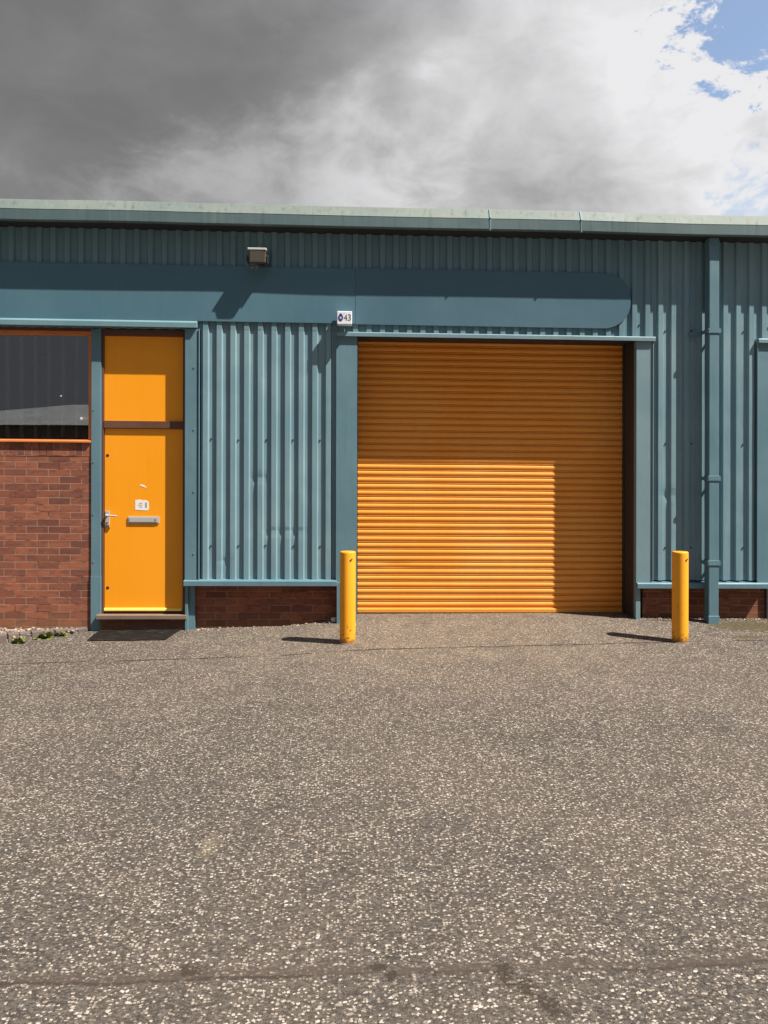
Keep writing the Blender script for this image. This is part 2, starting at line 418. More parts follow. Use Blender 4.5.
def box(bm, x0, x1, y0, y1, z0, z1, mi=0):
    vs = [bm.verts.new((x_, y_, z_)) for x_ in (x0, x1) for y_ in (y0, y1) for z_ in (z0, z1)]
    for f in ((0, 1, 3, 2), (4, 6, 7, 5), (0, 4, 5, 1), (2, 3, 7, 6), (0, 2, 6, 4), (1, 5, 7, 3)):
        fc = bm.faces.new([vs[i] for i in f])
        fc.material_index = mi
    return bm
def bx(*a):
    return box(B(), *a)
def prism_x(bm, prof, x0, x1, mi=0):
    """closed (y,z) profile swept along x"""
    a = [bm.verts.new((x0, y_, z_)) for y_, z_ in prof]
    b = [bm.verts.new((x1, y_, z_)) for y_, z_ in prof]
    n = len(prof)
    for i in range(n):
        bm.faces.new((a[i], a[(i + 1) % n], b[(i + 1) % n], b[i])).material_index = mi
    bm.faces.new(a).material_index = mi
    bm.faces.new(b[::-1]).material_index = mi
    return bm
def prism_y(bm, prof, y0, y1, mi=0):
    """closed (x,z) profile swept along y"""
    a = [bm.verts.new((x_, y0, z_)) for x_, z_ in prof]
    b = [bm.verts.new((x_, y1, z_)) for x_, z_ in prof]
    n = len(prof)
    for i in range(n):
        bm.faces.new((a[i], a[(i + 1) % n], b[(i + 1) % n], b[i])).material_index = mi
    bm.faces.new(a).material_index = mi
    bm.faces.new(b[::-1]).material_index = mi
    return bm
def cyl(bm, p0, p1, r0, r1=None, seg=20, mi=0):
    r1 = r0 if r1 is None else r1
    p0, p1 = Vector(p0), Vector(p1)
    ax = (p1 - p0).normalized()
    q = ax.to_track_quat('Z', 'Y')
    A, Bq = [], []
    for i in range(seg):
        a_ = 2 * math.pi * i / seg
        v = q @ Vector((math.cos(a_), math.sin(a_), 0))
        A.append(bm.verts.new(p0 + v * r0))
        Bq.append(bm.verts.new(p1 + v * r1))
    for i in range(seg):
        bm.faces.new((A[i], A[(i + 1) % seg], Bq[(i + 1) % seg], Bq[i])).material_index = mi
    bm.faces.new(A[::-1]).material_index = mi
    bm.faces.new(Bq).material_index = mi
    return bm

# ------------------------------------------------------------------ ground
WX = [(-60, -.14), (-3.65, -.136), (-2.7, -.108), (-1.68, -.098), (-.7, -.078), (-.13, -.022), (0.05, -0.004), (3.07, -.012), (3.6, -.022), (4.4, -.035), (60, -.035)]
def gwall(x_):
    for (a, za), (b, zb) in zip(WX, WX[1:]):
        if x_ <= b:
            f = max(0, (x_ - a) / (b - a))
            return za + (zb - za) * f
    return WX[-1][1]
def ground(x_, y_):
    far = -0.15
    if y_ >= 0:
        return gwall(x_)
    w_ = math.exp(y_ / 1.3)
    return gwall(x_) * w_ + far * (1 - w_) + 0.006 * noise.noise(Vector((x_ * 0.6, y_ * 0.6, 0))) * min(1, -y_)
def axis(parts):
    out = []
    for a, b, st in parts:
        n = max(1, round((b - a) / st))
        out += [a + (b - a) * i / n for i in range(n)]
    return out + [parts[-1][1]]
xs = axis([(-400, -40, 60), (-40, -6, 4), (-6, 7, 0.12), (7, 40, 4), (40, 400, 60)])
ys = axis([(-400, -40, 60), (-40, -9, 4), (-9, -2, 0.25), (-2, 0.6, 0.08), (0.6, 20, 4), (20, 400, 60)])
bm = B()
gv = [[bm.verts.new((x_, y_, ground(x_, y_))) for x_ in xs] for y_ in ys]
for j in range(len(ys) - 1):
    for i in range(len(xs) - 1):
        bm.faces.new((gv[j][i], gv[j][i + 1], gv[j + 1][i + 1], gv[j + 1][i]))
g = link('ground', bm, M['asphalt'], smooth=True, shear=False)
tag(g, kind='structure')

# ------------------------------------------------------------------ the terrace of units
unit = thing('industrial_unit', 'long low industrial unit with teal ribbed cladding and an orange roller shutter', 'building')
PITCH = 0.1431
PHASE = -1.534
def corrugated(x0, x1, z0, z1, screws=(), yf=0.0, dep=0.026):
    bm = B()
    # crown | right web | valley | left web
    pts = []
    i0 = math.floor((x0 - PHASE) / PITCH) - 1
    i1 = math.ceil((x1 - PHASE) / PITCH) + 1
    for i in range(i0, i1):
        b = PHASE + i * PITCH
        pts += [(b, yf), (b + 0.050, yf), (b + 0.063, yf + dep), (b + 0.1301, yf + dep)]
    line = []
    for (xa, ya), (xb, yb) in zip(pts, pts[1:]):
        if xb <= x0 or xa >= x1:
            continue
        if xa < x0:
            ya = ya + (yb - ya) * (x0 - xa) / (xb - xa); xa = x0
        if xb > x1:
            yb = ya + (yb - ya) * (x1 - xa) / (xb - xa); xb = x1
        if not line:
            line.append((xa, ya))
        line.append((xb, yb))
    DENTS = [(-0.80, 0.93, 0.05), (-0.66, 0.935, 0.05), (-0.52, 0.93, 0.045), (-0.95, 1.5, 0.07), (3.45, 1.35, 0.08), (-1.3, 0.62, 0.05)]
    def dent(x_, z_):
        return sum(0.009 * math.exp(-((x_ - a) ** 2 + ((z_ - b) * 1.6) ** 2) / c ** 2) for a, b, c in DENTS)
    nz = max(1, round((z1 - z0) / 0.04))
    rows = []
    for r in range(nz + 1):
        z_ = z0 + (z1 - z0) * r / nz
        rows.append([bm.verts.new((x_, y_ + 0.0022 * noise.noise(Vector((x_ * 2.3, z_ * 1.5, 3))) + dent(x_, z_), z_)) for x_, y_ in line])
    for r in range(nz):
        for i in range(len(line) - 1):
            bm.faces.new((rows[r][i], rows[r][i + 1], rows[r + 1][i + 1], rows[r + 1][i]))
    for zs in screws:
        for i in range(i0, i1):
            if (i % 2) == 0:
                xs_ = PHASE + i * PITCH + 0.085 + random.uniform(-.006, .006)
                if x0 + 0.04 < xs_ < x1 - 0.04:
                    zq = zs + random.uniform(-.006, .006)
                    cyl(bm, (xs_, yf + dep + 0.004, zq), (xs_, yf + dep - 0.009, zq), 0.011, 0.009, 8, 1)
    return bm
XL, XR = -7.6, 12.6
CL = [M['cladding'], M['screw']]
HI = [M['cladding_high'], M['screw']]
link('wall_cladding', corrugated(XL, 3.2665, 3.05, 4.09, (3.18,)), HI, unit)
link('wall_cladding', corrugated(4.4305, XR, 3.05, 4.09, (3.18,)), CL, unit)
link('wall_cladding', corrugated(-1.56, -0.135, 0.425, 3.06, (0.78, 1.9)), CL, unit)
link('wall_cladding', corrugated(3.267, 4.43, 0.425, 4.09, (0.78, 1.9, 3.12)), CL, unit)
link('wall_cladding', corrugated(7.8, XR, 0.425, 3.06, (0.78, 1.9)), CL, unit)
link('wall_cladding', corrugated(XL, -4.72, 0.425, 3.06, (0.78, 1.9)), CL, unit)

# brickwork below and behind the cladding
def brick(x0, x1, z0, z1, y=0.100, mt='brick_plinth'):
    return link('brick_plinth', bx(x0, x1, y, y + 0.11, z0, z1), M[mt], unit)
brick(-1.70, 0.0, -0.4, 0.40)
brick(3.20, 4.604, -0.4, 0.38)
brick(7.72, XR, -0.4, 0.38)
brick(XL, -4.72, -0.4, 0.40)
link('brick_wall', bx(-4.72, -2.712, 0.082, 0.19, -0.4, 1.710), M['brick'], unit)
link('brick_soldier_course', bx(-4.72, -2.712, 0.079, 0.19, 1.711, 1.852), M['brick_soldier'], unit)

# shell behind: inner lining, end walls, back, roof
link('inner_wall', bx(XL, -4.72, 0.2, 0.24, -0.3, 4.05), M['inside'], unit)
link('inner_wall', bx(-4.72, -2.62, 0.2, 0.24, 3.05, 4.05), M['inside'], unit)
link('inner_wall', bx(-4.72, -2.72, 0.2, 0.24, -0.3, 1.85), M['inside'], unit)
link('inner_wall', bx(-2.62, -1.74, 0.2, 0.24, 3.0, 4.05), M['inside'], unit)
link('inner_wall', bx(-1.74, -0.005, 0.2, 0.24, -0.3, 4.05), M['inside'], unit)
link('inner_wall', bx(3.165, 4.56, 0.2, 0.24, -0.3, 4.05), M['inside'], unit)
link('end_wall', bx(XL - 0.15, XL, 0.0, 11.0, -0.4, 4.2), M['cladding'], unit)
link('end_wall', bx(XR, XR + 0.15, 0.0, 11.0, -0.4, 4.2), M['cladding'], unit)
link('back_wall', bx(XL - 0.15, XR + 0.15, 11.0, 11.15, -0.4, 4.2), M['cladding'], unit)
link('roof', prism_x(B(), [(-0.145, 4.235), (5.6, 4.78), (11.3, 4.235), (11.3, 4.17), (5.6, 4.71), (-0.12, 4.17)], XL - 0.2, XR + 0.2), M['roof'], unit)
link('room_partition', bx(-4.9, -4.82, 0.26, 3.4, -0.2, 3.2), M['inside'], unit)
link('room_partition', bx(-1.74, -1.66, 0.26, 3.4, -0.2, 3.2), M['inside'], unit)
link('room_back', bx(-4.9, -1.66, 3.42, 3.5, -0.2, 3.2), M['inside'], unit)
link('room_ceiling', bx(-4.9, -1.66, 0.26, 3.5, 3.22, 3.28), M['inside'], unit)
link('room_floor', bx(-4.81, -1.75, 0.26, 3.41, 0.0, 0.06), M['inside'], unit)

# eaves gutter: lower face, weathered sloping upper face, shaded underside
def wavy_prism(prof, x0, x1, st, amp):
    bm = B()
    n = max(2, round((x1 - x0) / st))
    rows = []
    for i in range(n + 1):
        x_ = x0 + (x1 - x0) * i / n
        dz = amp * noise.noise(Vector((x_ * 0.7, 2.2, 0)))
        dy = amp * 0.7 * noise.noise(Vector((x_ * 0.5, 8.2, 0)))
        rows.append([bm.verts.new((x_, y_ + dy, z_ + dz)) for y_, z_ in prof])
    m_ = len(prof)
    for a, b in zip(rows, rows[1:]):
        for i in range(m_):
            bm.faces.new((a[i], a[(i + 1) % m_], b[(i + 1) % m_], b[i]))
    bm.faces.new(rows[0])
    bm.faces.new(rows[-1][::-1])
    return bm
gut = link('gutter', wavy_prism([(-0.218, 4.092), (-0.230, 4.100), (-0.230, 4.206), (-0.175, 4.206), (-0.175, 4.092)], XL - 0.2, XR + 0.2, 0.25, 0.012), M['gutter_low'], unit)
link('gutter_cap', wavy_prism([(-0.232, 4.207), (-0.228, 4.212), (-0.178, 4.316), (-0.165, 4.322), (-0.150, 4.236), (-0.17, 4.207)], XL - 0.2, XR + 0.2, 0.25, 0.012), M['gutter_top'], gut)
link('soffit', wavy_prism([(-0.173, 4.094), (-0.173, 4.125), (0.10, 4.125), (0.10, 4.094)], XL - 0.2, XR + 0.2, 0.5, 0.0), M['soffit'], unit)
for xj in (-5.2, 1.458, 2.415, 8.8):
    bm = B()
    prism_x(bm, [(-0.236, 4.088), (-0.236, 4.206), (-0.241, 4.214), (-0.186, 4.324), (-0.176, 4.31), (-0.223, 4.2), (-0.223, 4.088)], xj - 0.006, xj + 0.008)
    link('gutter_joint', bm, M['drip'], gut)

# fascia boards
link('fascia_board', bx(XL, 0.060, -0.014, -0.001, 3.135, 3.722), M['fascia_left'], unit, bevel=0.003)
prof = [(0.062, 3.128), (2.70, 3.128)]
for i in range(1, 13):
    a = R(-90 + 90 * i / 12)
    prof.append((2.72 + 0.30 * math.cos(a), 3.408 + 0.28 * math.sin(a)))
prof += [(3.018, 3.50)]
for i in range(1, 11):
    a = R(0 + 90 * i / 10)
    prof.append((2.70 + 0.318 * math.cos(a), 3.50 + 0.228 * math.sin(a)))
prof += [(0.062, 3.728)]
link('fascia_board', prism_y(B(), prof, -0.016, -0.001), M['fascia_right'], unit, bevel=0.003)['label'] = 'slate teal fascia board with rounded right corners'
# drip flashing under the left fascia, over window and door
link('drip_flashing', prism_x(B(), [(-0.050, 3.060), (-0.050, 3.112), (-0.024, 3.134), (0.09, 3.134), (0.09, 3.100), (-0.040, 3.060)], XL, -1.590), M['drip'], unit, bevel=0.002)

# shutter openings
def lintel(x0, x1):
    return link('lintel_flashing', prism_x(B(), [(-0.042, 2.998), (-0.042, 3.036), (-0.036, 3.046), (0.09, 3.056), (0.09, 3.020), (0.0, 3.012), (-0.036, 2.998)], x0, x1), M['flash_pale'], unit, bevel=0.002)
def opening(x0, x1, jl=0.212, foot=True):
    YR = 0.39
    lintel(x0 - jl - 0.003, x1 + 0.20)
    # jamb flashings: broad flat sheet with a turned outer edge
    for xa, xb, out in ((x0 - jl, x0, -1), (x1, x1 + 0.172, 1)):
        bm = B()
        zb = gwall(xa) - 0.05
        prism_y(bm, [(xa, 0.405), (xb, 0.405), (xb, 3.03), (xa, 3.03)], -0.012, 0.008)
        inner = (xb - 0.05, xb) if out < 0 else (xa, xa + 0.05)
        box(bm, inner[0], inner[1], 0.0085, 0.06, -0.3 if foot else 0.405, 3.03)
        if foot:
            box(bm, xa if out < 0 else xa, xb if out < 0 else xa + 0.05, -0.050 if out < 0 else -0.004, 0.008, -0.3, 0.4045)  # left foot is thickened to block a sun sliver on the brick
        xe = xa - 0.010 if out < 0 else xb + 0.003
        box(bm, xe, xe + 0.010, -0.024, 0.0, 0.425, 3.03)
        link('jamb_flashing', bm, M['flash_pale'] if out > 0 else M['flash'], unit, bevel=0.002)
    # reveals and soffit of the opening
    link('shutter_reveal', bx(x0 - 0.045, x0 - 0.002, 0.0605, YR + 0.12, -0.3, 3.028), M['reveal'], unit)
    link('shutter_reveal', bx(x1 + 0.002, x1 + 0.045, 0.0605, YR + 0.12, -0.3, 3.028), M['reveal'], unit)
    link('opening_soffit', bx(x0, x1, 0.09, YR + 0.12, 3.012, 3.075), M['reveal'], unit)
    # rolled slats
    bm = B()
    n = 41
    z0, z1 = 0.055, 3.04
    dz = (z1 - z0) / n
    prof = []
    sag = []
    for i in range(n):
        for f, yy in ((0.0, 0.014), (0.045, 0.0125), (0.05, 0.001), (0.08, -0.0040), (0.13, -0.0052), (0.17, -0.002), (0.19, 0.010), (0.215, 0.010), (0.24, -0.001), (0.31, -0.0048), (0.40, -0.0080), (0.50, -0.0099), (0.60, -0.0105), (0.70, -0.0098), (0.80, -0.0078), (0.88, -0.0048), (0.94, -0.001), (0.965, 0.004), (0.97, 0.014)):
            prof.append((YR + yy, z0 + (i + f) * dz))
    prof.append((YR, z1))
    cols_ = 48
    rows = []
    for c_ in range(cols_ + 1):
        xx = x0 + 0.012 + (x1 - x0 - 0.024) * c_ / cols_
        rows.append([bm.verts.new((xx, y_ + 0.0040 * noise.noise(Vector((xx * 0.8, z_ * 2.5, 4))) + 0.006 * math.exp(-(((xx - x0 - 0.42) / 0.16) ** 2 + ((z_ - 0.53) / 0.03) ** 2)), z_ + 0.0015 * noise.noise(Vector((xx * 1.1, z_ * 9, 9))))) for y_, z_ in prof])
    for a, b in zip(rows, rows[1:]):
        for i in range(len(prof) - 1):
            bm.faces.new((a[i], b[i], b[i + 1], a[i + 1]))
    sh = link('roller_shutter', bm, M['shutter'], unit)
    link('bottom_rail', prism_x(B(), [(YR - 0.018, 0.012), (YR - 0.020, 0.046), (YR - 0.008, 0.056), (YR + 0.02, 0.056), (YR + 0.02, 0.012)], x0 + 0.012, x1 - 0.012), M['shutter'], sh)
    link('rubber_seal', bx(x0 + 0.012, x1 - 0.012, YR - 0.008, YR + 0.012, -0.03, 0.0115), M['screw'], sh)
    for xa, xb in ((x0 - 0.001, x0 + 0.010), (x1 - 0.010, x1 + 0.001)):
        link('guide_rail', bx(xa, xb, YR - 0.045, YR + 0.05, -0.1, 3.03), M['reveal'], sh)
    return sh
opening(0.084, 3.085)
opening(4.61, 7.61, 0.190, False)

# sill flashings
def sill(x0, x1, zt, mt='flash'):
    link('sill_flashing', prism_x(B(), [(-0.052, zt - 0.062), (-0.052, zt - 0.014), (-0.046, zt - 0.006), (0.05, zt + 0.006), (0.05, zt - 0.03), (-0.044, zt - 0.046), (-0.044, zt - 0.062)], x0, x1), M[mt], unit, bevel=0.0015)
sill(-1.722, -0.128, 0.428)
sill(3.087, 4.59, 0.408)
sill(7.70, XR, 0.408)
sill(XL, -4.72, 0.425)

# entrance: posts, frame, door, overpanel, step
link('corner_post', bx(-4.72, -4.62, 0.06, 0.19, -0.3, 3.055), M['flash'], unit, bevel=0.002)
bm = B(); box(bm, -2.709, -2.609, 0.066, 0.10, 0.45, 3.055); box(bm, -2.711, -2.607, 0.061, 0.10, -0.3, 0.4495)
for zs in (0.6, 1.1, 1.65, 2.2, 2.75):
    cyl(bm, (-2.685, 0.07, zs), (-2.685, 0.06, zs), 0.008, 0.007, 8)
link('entrance_post', bm, M['flash'], unit, bevel=0.002)
bm = B()
box(bm, -1.719, -1.588, -0.010, 0.012, 0.43, 3.055)
box(bm, -1.719, -1.690, 0.0125, 0.10, -0.3, 3.055)
box(bm, -1.576, -1.566, -0.022, 0.0, 0.43, 3.055)
box(bm, -1.5875, -1.5765, 0.001, 0.012, 0.43, 3.055)
for zs in (0.7, 1.35, 2.0, 2.65):
    cyl(bm, (-1.625, -0.008, zs), (-1.625, -0.018, zs), 0.008, 0.007, 8)
link('jamb_flashing', bm, M['flash'], unit, bevel=0.002)
link('plinth_post', bx(-1.689, -1.625, 0.055, 0.084, -0.3, 0.365), M['flash'], unit, bevel=0.002)
bm = B()
box(bm, -2.607, -2.585, 0.085, 0.19, 0.02, 3.055)
box(bm, -1.760, -1.7205, 0.085, 0.19, 0.02, 3.055)
box(bm, -2.5845, -1.7605, 0.085, 0.19, 2.985, 3.055)
box(bm, -2.5845, -1.7605, 0.080, 0.19, 2.012, 2.088)
box(bm, -2.5845, -1.7605, 0.10, 0.19, 0.030, 0.066)
link('door_frame', bm, M['frame'], unit, bevel=0.002)
link('transom_panel', bx(-2.5835, -1.7615, 0.106, 0.15, 2.0885, 2.9845), M['door'], unit)
door = link('entrance_door', bx(-2.582, -1.763, 0.106, 0.15, 0.078, 2.009), M['door'], unit, bevel=0.003)
link('weather_bar', prism_x(B(), [(0.082, 0.080), (0.082, 0.098), (0.1055, 0.112), (0.1055, 0.080)], -2.580, -1.765), M['weather_bar'], door, bevel=0.002)
bm = B()
box(bm, -2.572, -2.530, 0.096, 0.1055, 0.965, 1.135)
cyl(bm, (-2.550, 0.100, 1.09), (-2.550, 0.050, 1.09), 0.011, seg=12)
cyl(bm, (-2.556, 0.052, 1.09), (-2.440, 0.056, 1.084), 0.010, 0.009, 12)
cyl(bm, (-2.552, 0.097, 1.01), (-2.552, 0.091, 1.01), 0.009, seg=12, mi=1)
link('handle', bm, [M['steel'], M['screw']], door, bevel=0.002)
bm = B()
box(bm, -2.335, -2.010, 0.094, 0.1055, 1.008, 1.078)
box(bm, -2.320, -2.026, 0.088, 0.0938, 1.020, 1.066)
cyl(bm, (-2.048, 0.0885, 1.043), (-2.048, 0.086, 1.043), 0.006, seg=10, mi=1)
box(bm, -2.050, -2.046, 0.0845, 0.0875, 1.030, 1.056, 1)
link('letter_plate', bm, [M['steel'], M['screw']], door, bevel=0.002)
bm = B()
prism_y(bm, [(-2.262, 1.148), (-2.130, 1.142), (-2.118, 1.160), (-2.122, 1.235), (-2.150, 1.252), (-2.196, 1.248), (-2.205, 1.258), (-2.262, 1.252)], 0.1040, 0.1058)
for zq in (1.215, 1.195, 1.175):
    box(bm, -2.235 + random.uniform(0, .02), -2.185, 0.1030, 0.1039, zq, zq + 0.007, 1)
box(bm, -2.158, -2.138, 0.1030, 0.1039, 1.172, 1.226, 1)
link('torn_notice', bm, [M['paper'], M['paper_mark']], door)
link('paper_scrap', prism_y(B(), [(-2.215, 1.405), (-2.15, 1.382), (-2.143, 1.390), (-2.175, 1.412), (-2.205, 1.418)], 0.1042, 0.1058), M['paper'], door)
for hx, hz in ((-2.551, 1.722), (-2.548, 0.322)):
    bm = B(); cyl(bm, (hx, 0.1058, hz), (hx, 0.1035, hz), 0.017, 0.014, 12)
    link('lock_hole', bm, M['hole'], door)
link('door_step', bx(-2.640, -1.700, 0.000, 0.0845, 0.005, 0.052), M['timber'], unit, bevel=0.006)
link('brick_step', bx(-2.606, -1.722, 0.040, 0.19, -0.4, 0.004), M['brick_plinth'], unit)
link('step_backing', bx(-2.606, -1.722, 0.086, 0.19, 0.0045, 0.0295), M['timber'], unit)

# window
bm = B()
box(bm, -4.60, -2.7125, 0.095, 0.17, 2.985, 3.030)
box(bm, -4.60, -4.565, 0.095, 0.17, 1.886, 2.9845)
box(bm, -2.748, -2.7125, 0.095, 0.17, 1.886, 2.9845)
box(bm, -4.60, -2.7125, 0.088, 0.17, 1.8535, 1.8855)
win = link('window', bm, M['orange_frame'], unit, bevel=0.003)
link('window_head', bx(-4.60, -2.7125, 0.085, 0.19, 3.0305, 3.09), M['frame'], win)
link('window_sill', prism_x(B(), [(0.050, 1.8535), (0.050, 1.872), (0.0875, 1.880), (0.0875, 1.8535)], -4.60, -2.7125), M['orange_frame'], win, bevel=0.002)
link('glass_pane', bx(-4.5645, -2.7485, 0.125, 0.131, 1.886, 2.9845), M['glass'], win)
link('window_sticker', bx(-2.84, -2.755, 0.122, 0.1248, 2.10, 2.125), M['paper'], win)
link('window_sticker', bx(-3.05, -3.035, 0.122, 0.1248, 2.342, 2.352), M['paper'], win)

# downpipe
pr = [(3.819, -0.145), (3.929, -0.145), (3.929, -0.038), (3.819, -0.038)]
bm = B()
box(bm, 3.819, 3.929, -0.145, -0.038, -0.02, 4.093)
dp = link('downpipe', bm, M['flash'], unit, bevel=0.008)
link('pipe_shoe', bx(3.813, 3.935, -0.152, -0.036, -0.075, 0.07), M['flash'], dp, bevel=0.006)
link('pipe_collar', bx(3.814, 3.934, -0.150, -0.034, 1.50, 1.56), M['flash'], dp, bevel=0.003)
link('pipe_collar', bx(3.814, 3.934, -0.150, -0.034, 0.60, 0.66), M['flash'], dp, bevel=0.003)
link('pipe_collar', bx(3.815, 3.933, -0.149, -0.034, 4.02, 4.06), M['flash'], dp, bevel=0.003)
for zb in (3.10, 1.53, 0.63):
    bm = B()
    box(bm, 3.802, 3.946, -0.153, -0.1505, zb - 0.022, zb + 0.026)
    box(bm, 3.800, 3.8125, -0.153, -0.004, zb - 0.018, zb + 0.018)
    box(bm, 3.9355, 3.946, -0.1500, -0.004, zb - 0.018, zb + 0.018)
    if zb > 3:
        box(bm, 3.66, 3.7995, -0.016, -0.003, zb - 0.030, zb + 0.004)
    link('pipe_bracket', bm, M['flash'], dp)

# ------------------------------------------------------------------ things on the wall
fl = thing('floodlight', 'small rusty brown floodlight with a white lip mounted high under the gutter', 'floodlight', (-0.95, -0.02, 3.78))
bm = B()
prism_x(bm, [(-0.192, 3.715), (-0.205, 3.842), (-0.075, 3.858), (-0.060, 3.735)], -1.036, -0.862)
link('lamp_housing', bm, M['lamp_body'], fl, bevel=0.006)
link('housing_lip', prism_x(B(), [(-0.212, 3.842), (-0.214, 3.862), (-0.070, 3.874), (-0.070, 3.859)], -1.044, -0.854), M['lamp_lip'], fl, bevel=0.003)
link('lamp_glass', prism_x(B(), [(-0.1935, 3.722), (-0.2055, 3.835), (-0.2085, 3.835), (-0.1965, 3.722)], -1.022, -0.876), M['lamp_body'], fl, bevel=0.001)
bm = B()
box(bm, -0.848, -0.840, -0.16, -0.02, 3.72, 3.80)
box(bm, -1.06, -1.050, -0.16, -0.02, 3.74, 3.80)
box(bm, -1.0495, -0.8485, -0.0295, -0.02, 3.765, 3.785)
box(bm, -1.0, -0.90, -0.0195, -0.001, 3.735, 3.83)
box(bm, -0.97, -0.93, -0.0620, -0.0300, 3.76, 3.80)
cyl(bm, (-0.862, -0.14, 3.79), (-0.838, -0.14, 3.79), 0.016, seg=12)
link('mounting_bracket', bm, M['screw'], fl)
bm = B()
cyl(bm, (-0.95, -0.15, 3.866), (-0.95, -0.15, 3.890), 0.009, seg=8)
link('cap_bolt', bm, M['screw'], fl)
bm = B()
for q in range(5):
    xx = -1.02 + q * 0.018
    cyl(bm, (xx, -0.15, 3.718), (xx + random.uniform(-.006, .006), -0.15, 3.66 + random.uniform(-.01, .02)), 0.0012, seg=5)
link('cable_whiskers', bm, M['lamp_lip'], fl)

ab = thing('alarm_box', 'small white box with a blue oval badge above the left end of the shutter', 'alarm box', (-0.05, -0.036, 3.10))
bxm = link('box_cover', bx(-0.128, 0.028, -0.136, -0.037, 3.105, 3.243), M['white'], ab, bevel=0.006)
bm = B()
a_ = [(-0.090 + 0.026 * math.sin(R(k)) * (1 if math.cos(R(k)) < 0.2 else 0.8), 3.178 + 0.042 * math.cos(R(k))) for k in range(0, 360, 20)]
prism_y(bm, a_, -0.1385, -0.1362)
b_ = [(-0.090 + 0.011 * math.sin(R(k)), 3.172 + 0.014 * math.cos(R(k))) for k in range(0, 360, 30)]
prism_y(bm, b_, -0.1400, -0.1386, 1)
cyl(bm, (-0.055, -0.1362, 3.215), (-0.055, -0.138, 3.215), 0.004, seg=8)
link('badge', bm, [M['blue_mark'], M['pale_mark']], ab)
cu_ = bpy.data.curves.new('digits', 'FONT')
cu_.body = '43'
cu_.size = 0.095
cu_.extrude = 0.001
cu_.align_x = 'CENTER'
to = bpy.data.objects.new('digits', cu_)
COL.objects.link(to)
bpy.context.view_layer.update()
me = bpy.data.meshes.new_from_object(to.evaluated_get(bpy.context.evaluated_depsgraph_get()))
bpy.data.objects.remove(to)
bm = B()
bm.from_mesh(me)
for v in bm.verts:
    x_, y_, z_ = v.co
    v.co = Vector((-0.018 + x_ * 0.85, -0.1372 - z_, 3.145 + y_))
link('house_number', bm, M['dark_mark'], ab)

# vertical blinds behind the pane
vb = thing('vertical_blind', 'row of off-white vertical blind slats hanging behind the dark window', 'blind', (-3.65, 0.22, 1.9))
link('head_rail', bx(-4.55, -2.76, 0.172, 0.20, 2.99, 3.03), M['inside'], vb)
for i_ in range(12):
    xx = -2.897 - 0.1446 * i_
    if xx < -4.52:
        break
    a = R(90)
    dx, dy = math.cos(a) * 0.040, math.sin(a) * 0.040
    bm = B()
    cx_, cy_ = xx + random.uniform(-.004, .004), 0.185
    n0, n1 = -math.sin(a) * 0.001, math.cos(a) * 0.001
    bot = 1.905 + random.uniform(0, .01)
    q = [(cx_ - dx - n0, cy_ - dy - n1), (cx_ + dx - n0, cy_ + dy - n1), (cx_ + dx + n0, cy_ + dy + n1), (cx_ - dx + n0, cy_ - dy + n1)]
    lo_ = [bm.verts.new((*c, bot)) for c in q]
    hi_ = [bm.verts.new((*c, 2.989)) for c in q]
    for i in range(4):
        bm.faces.new((lo_[i], lo_[(i + 1) % 4], hi_[(i + 1) % 4], hi_[i]))
    bm.faces.new(lo_); bm.faces.new(hi_)
    link('slat', bm, M['blind'], vb)

# ------------------------------------------------------------------ bollards
def make_bollard(x_, y_, label):
    z_ = ground(x_, y_)
    t_ = thing('bollard', label, 'bollard', (x_, y_, z_), 'yellow bollards in front of the shutter', shear=False)
    bm = B()
    seg = 40
    prof = [(0.0760, -0.06), (0.0760, 0.86), (0.0752, 0.872), (0.0725, 0.878), (0.055, 0.880), (0.0, 0.881)]
    rings = []
    for r_, h_ in prof[:-1]:
        rings.append([bm.verts.new((x_ + r_ * math.cos(2 * math.pi * i / seg), y_ + r_ * math.sin(2 * math.pi * i / seg), z_ + h_)) for i in range(seg)])
    for a, b in zip(rings, rings[1:]):
        for i in range(seg):
            bm.faces.new((a[i], a[(i + 1) % seg], b[(i + 1) % seg], b[i]))
    bm.faces.new(rings[-1])
    post = link('post', bm, M['bollard'], t_, smooth=True, shear=False)
    bm = B()
    cyl(bm, (x_ + 0.028, y_ - 0.066, z_ + 0.80), (x_ + 0.030, y_ - 0.0745, z_ + 0.80), 0.009, seg=10)
    cyl(bm, (x_ + 0.040, y_ - 0.060, z_ + 0.812), (x_ + 0.042, y_ - 0.0675, z_ + 0.812), 0.007, seg=10)
    link('rivet', bm, M['screw'], t_, shear=False)
    bm = B()
    vs0 = []
    n = 36
    for i in range(n):
        a = 2 * math.pi * i / n
        rr = 0.096 + 0.014 * noise.noise(Vector((math.cos(a) * 2, math.sin(a) * 2, x_)))
        vs0.append((bm.verts.new((x_ + 0.0765 * math.cos(a), y_ + 0.0765 * math.sin(a), z_ + 0.010)), bm.verts.new((x_ + rr * math.cos(a), y_ + rr * math.sin(a), ground(x_ + rr * math.cos(a), y_ + rr * math.sin(a)) - 0.004))))
    for i in range(n):
        a, b = vs0[i], vs0[(i + 1) % n]
        bm.faces.new((a[0], b[0], b[1], a[1]))
    link('base_collar', bm, M['edging'], t_, smooth=True, shear=False)
    return t_
make_bollard(-0.012, -0.743, 'yellow steel bollard standing before the left edge of the orange shutter')
make_bollard(3.222, -0.801, 'yellow steel bollard standing right of the shutter beside the downpipe')

